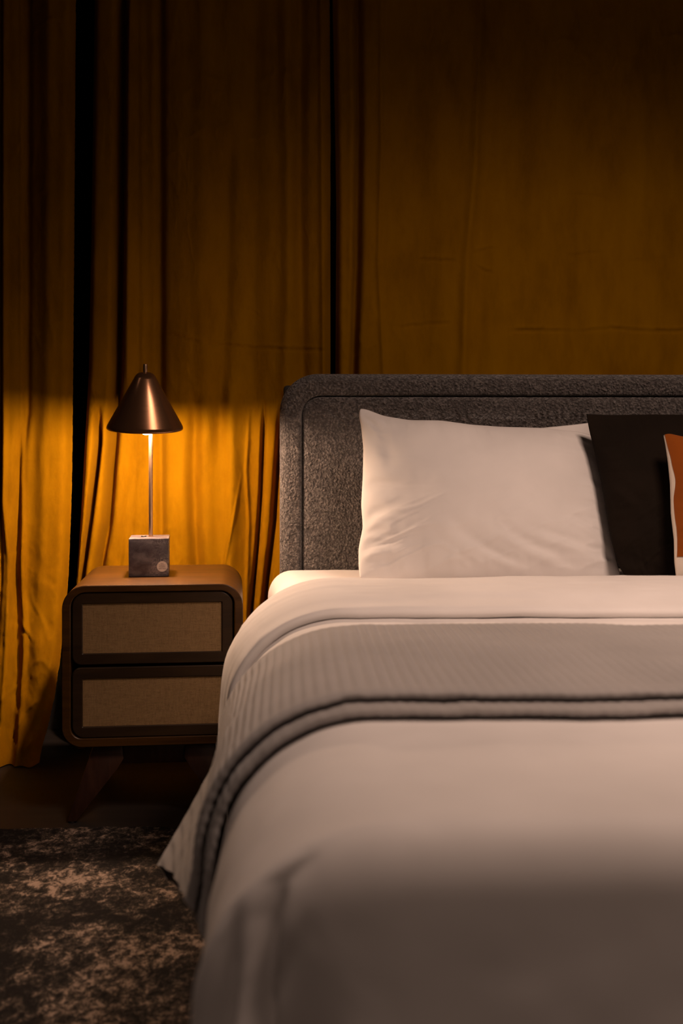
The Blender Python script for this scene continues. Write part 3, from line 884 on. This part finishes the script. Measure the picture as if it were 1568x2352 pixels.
# apron and legs
bm = bmesh.new(); add_box(bm, -hw + .075, hw - .075, -hd + .045, -hd + .065, .132, NS_B, .004); npart('apron', bm, M_WOODL)
bm = bmesh.new(); add_box(bm, -hw + .075, hw - .075, hd - .065, hd - .045, .132, NS_B, .004); npart('apron', bm, M_WOODL)
def leg(sx, sy):
    bm = bmesh.new()
    # outline in the front plane (measured from the outer top), tapering to a small foot
    pts = [(hw - .075, NS_B), (hw - .145, NS_B), (hw - .150, .150), (hw - .135, .128), (hw - .036, .004), (hw - .012, .004)]
    a, c = [], []
    for x, z in pts:
        lean = (NS_B - z) * .16
        t = .034 if z > .1 else .022
        a.append(bm.verts.new((sx * x, sy * (hd - .030 + lean), z))); c.append(bm.verts.new((sx * x, sy * (hd - .030 - t + lean), z)))
    n = len(pts)
    bm.faces.new(a); bm.faces.new(c[::-1])
    for k in range(n): bm.faces.new((a[k], c[k], c[(k + 1) % n], a[(k + 1) % n]))
    bmesh.ops.bevel(bm, geom=bm.edges[:], offset=.0025, segments=2, profile=.5, affect='EDGES')
    l = npart('leg', bm, M_WOODL)
    bm = bmesh.new(); add_lathe(bm, [(.008, 0), (.011, .001), (.011, .005)], 20, sx * (hw - .024), sy * (hd - .030 - .011 + .029))
    npart('foot_glide', bm, M_BLACK, l)
for sx in (-1, 1):
    for sy in (-1, 1): leg(sx, sy)

# ------------------------------------------------------------------ table lamp
lb = at_y(343, 1300, -.445)
LX, LY, LZ = lb.x, -.43, NS_T + .0005
lx = at_y(343.5, 1275, LY).x
lamp = empty('table_lamp', (lx, LY, LZ), R(5.0))
tag(lamp, 'lit table lamp with bronze cone shade, brass stem and dark marble block base', 'lamp')
BW, BH = .105, .101
bm = bmesh.new(); add_box(bm, -BW / 2, BW / 2, -BW / 2, BW / 2, 0, BH, .0012)
marble = npart('marble_base', bm, M_MARBLE, lamp)
SS = .1205   # scale px->m is read at the stem
bm = bmesh.new(); add_lathe(bm, [(.0056, BH), (.0056, .468)], 24, .003, 0)
add_lathe(bm, [(.007, BH), (.007, BH + .0015)], 24, .003, 0)
npart('stem', bm, M_POLE, lamp)
bm = bmesh.new(); add_lathe(bm, [(.0072, BH), (.0072, BH + .002), (.0055, BH + .003)], 20, -.016, .004); npart('switch', bm, M_BLACK, lamp)
# shade tips a little toward the room
rim_z = .3925; cxs = -.0125
TM = Matrix.Translation((cxs, 0, rim_z)) @ Matrix.Rotation(R(7.0), 4, 'X') @ Matrix.Rotation(R(.7), 4, 'Y')
H = .170
prof_out = [(.0985, -.0008), (.1005, -.0004), (.1022, .0012), (.1028, .0036), (.1022, .0064), (.100, .0120), (.0300, .1385), (.0272, .1440), (.0225, .1495), (.016, .1535), (.006, .1550)]
bm = bmesh.new()
def lathe_open(bm, prof, seg, M):
    rings = [[bm.verts.new(M @ Vector((r * math.cos(2 * math.pi * k / seg), r * math.sin(2 * math.pi * k / seg), z))) for k in range(seg)] for r, z in prof]
    for i in range(len(rings) - 1):
        for k in range(seg): bm.faces.new((rings[i][k], rings[i][(k + 1) % seg], rings[i + 1][(k + 1) % seg], rings[i + 1][k]))
    return rings
# the shade object keeps its own axis for the radial brushing
lathe_open(bm, prof_out, 128, Matrix.Identity(4))
bm.faces.ensure_lookup_table()
me = bpy.data.meshes.new('shade'); bmesh.ops.recalc_face_normals(bm, faces=bm.faces); bm.to_mesh(me); bm.free()
shade = link('shade', me, M_SHADE, lamp); shade.matrix_local = TM
bm = bmesh.new()
lathe_open(bm, [(.0985, -.0008), (.0995, .004), (.0965, .013), (.0285, .136), (.022, .146), (.003, .1525)], 96, Matrix.Identity(4))
li = link('shade_lining', bm_mesh('shade_lining', bm), M_LINING, shade)
bm = bmesh.new(); add_lathe(bm, [(.0058, .153), (.0061, .155), (.0061, .1755), (.0056, .1765)], 24)
link('finial', bm_mesh('finial', bm), M_POLE, shade)
bm = bmesh.new(); add_lathe(bm, [(.014, .050), (.014, .142)], 24); link('socket', bm_mesh('socket', bm), M_LINING, shade)
m, nt, b = mat('lit_bulb'); b.inputs['Base Color'].default_value = (1, .9, .8, 1)
b.inputs['Emission Color'].default_value = (1.0, .64, .42, 1); b.inputs['Emission Strength'].default_value = LAMP_STRENGTH
bm = bmesh.new(); bmesh.ops.create_icosphere(bm, subdivisions=3, radius=.019, matrix=Matrix.Translation((.004, -.01, .0048)))
bulb = link('bulb', bm_mesh('bulb', bm), m, shade); bulb['label'] = 'glowing bulb just below the rim'
# stem ends in a small arm under the shade top
bm = bmesh.new(); add_box(bm, cxs - .004, .007, -.004, .004, .460, .468, .001); npart('arm', bm, M_POLE, lamp)
# sticker
stx, stz = .0355, .0265
bm = bmesh.new()
SM = Matrix.Translation((stx, -BW / 2 - .0001, stz)) @ Matrix.Rotation(R(90), 4, 'X')
add_lathe(bm, [(.0142, 0), (.0142, .0004)], 48, M=SM)
stick = npart('sticker', bm, M_STICK, marble); stick['label'] = 'round cream sticker with brown print'
bm = bmesh.new()
RM = Matrix.Translation((stx, -BW / 2 - .0006, stz)) @ Matrix.Rotation(R(90), 4, 'X')
lathe_open(bm, [(.0128, 0), (.0131, 0)], 48, RM)
link('printed_ring', bm_mesh('printed_ring', bm), M_INK, stick)
for i, (t, s_) in enumerate((('REAL', .0034), ('MARBLE', .0040), ('MARBRE', .0040), ('VÉRITABLE', .0036))):
    cu = bpy.data.curves.new('t', 'FONT'); cu.body = t; cu.size = s_ * 1.15; cu.align_x = 'CENTER'; cu.extrude = .00005
    to = bpy.data.objects.new('t', cu); COL.objects.link(to)
    dg = bpy.context.evaluated_depsgraph_get(); dg.update()
    me = bpy.data.meshes.new_from_object(to.evaluated_get(dg)); bpy.data.objects.remove(to)
    link('printed_word', me, M_INK, stick, loc=(stx, -BW / 2 - .0007, stz + .0068 - i * .0047), rot=(R(90), 0, 0), smooth=False)
# flex running down behind the nightstand
def tube(name, pts, r, m, parent=None):
    cu = bpy.data.curves.new(name, 'CURVE'); cu.dimensions = '3D'; cu.bevel_depth = r; cu.bevel_resolution = 3
    s = cu.splines.new('NURBS'); s.points.add(len(pts) - 1)
    for p, q in zip(s.points, pts): p.co = (*q, 1)
    s.use_endpoint_u = True; s.order_u = 4
    to = bpy.data.objects.new('t', cu); COL.objects.link(to)
    dg = bpy.context.evaluated_depsgraph_get(); dg.update()
    me = bpy.data.meshes.new_from_object(to.evaluated_get(dg)); bpy.data.objects.remove(to)
    return link(name, me, m, parent)
tube('flex', [(0, BW / 2, .006), (0, BW / 2 + .03, .004), (0, .18, .004), (0, .205, .006), (0, .224, .006), (0, .228, -.01), (.0, .228, -.10), (0, .228, -.55)], .002, M_BLACK, lamp)
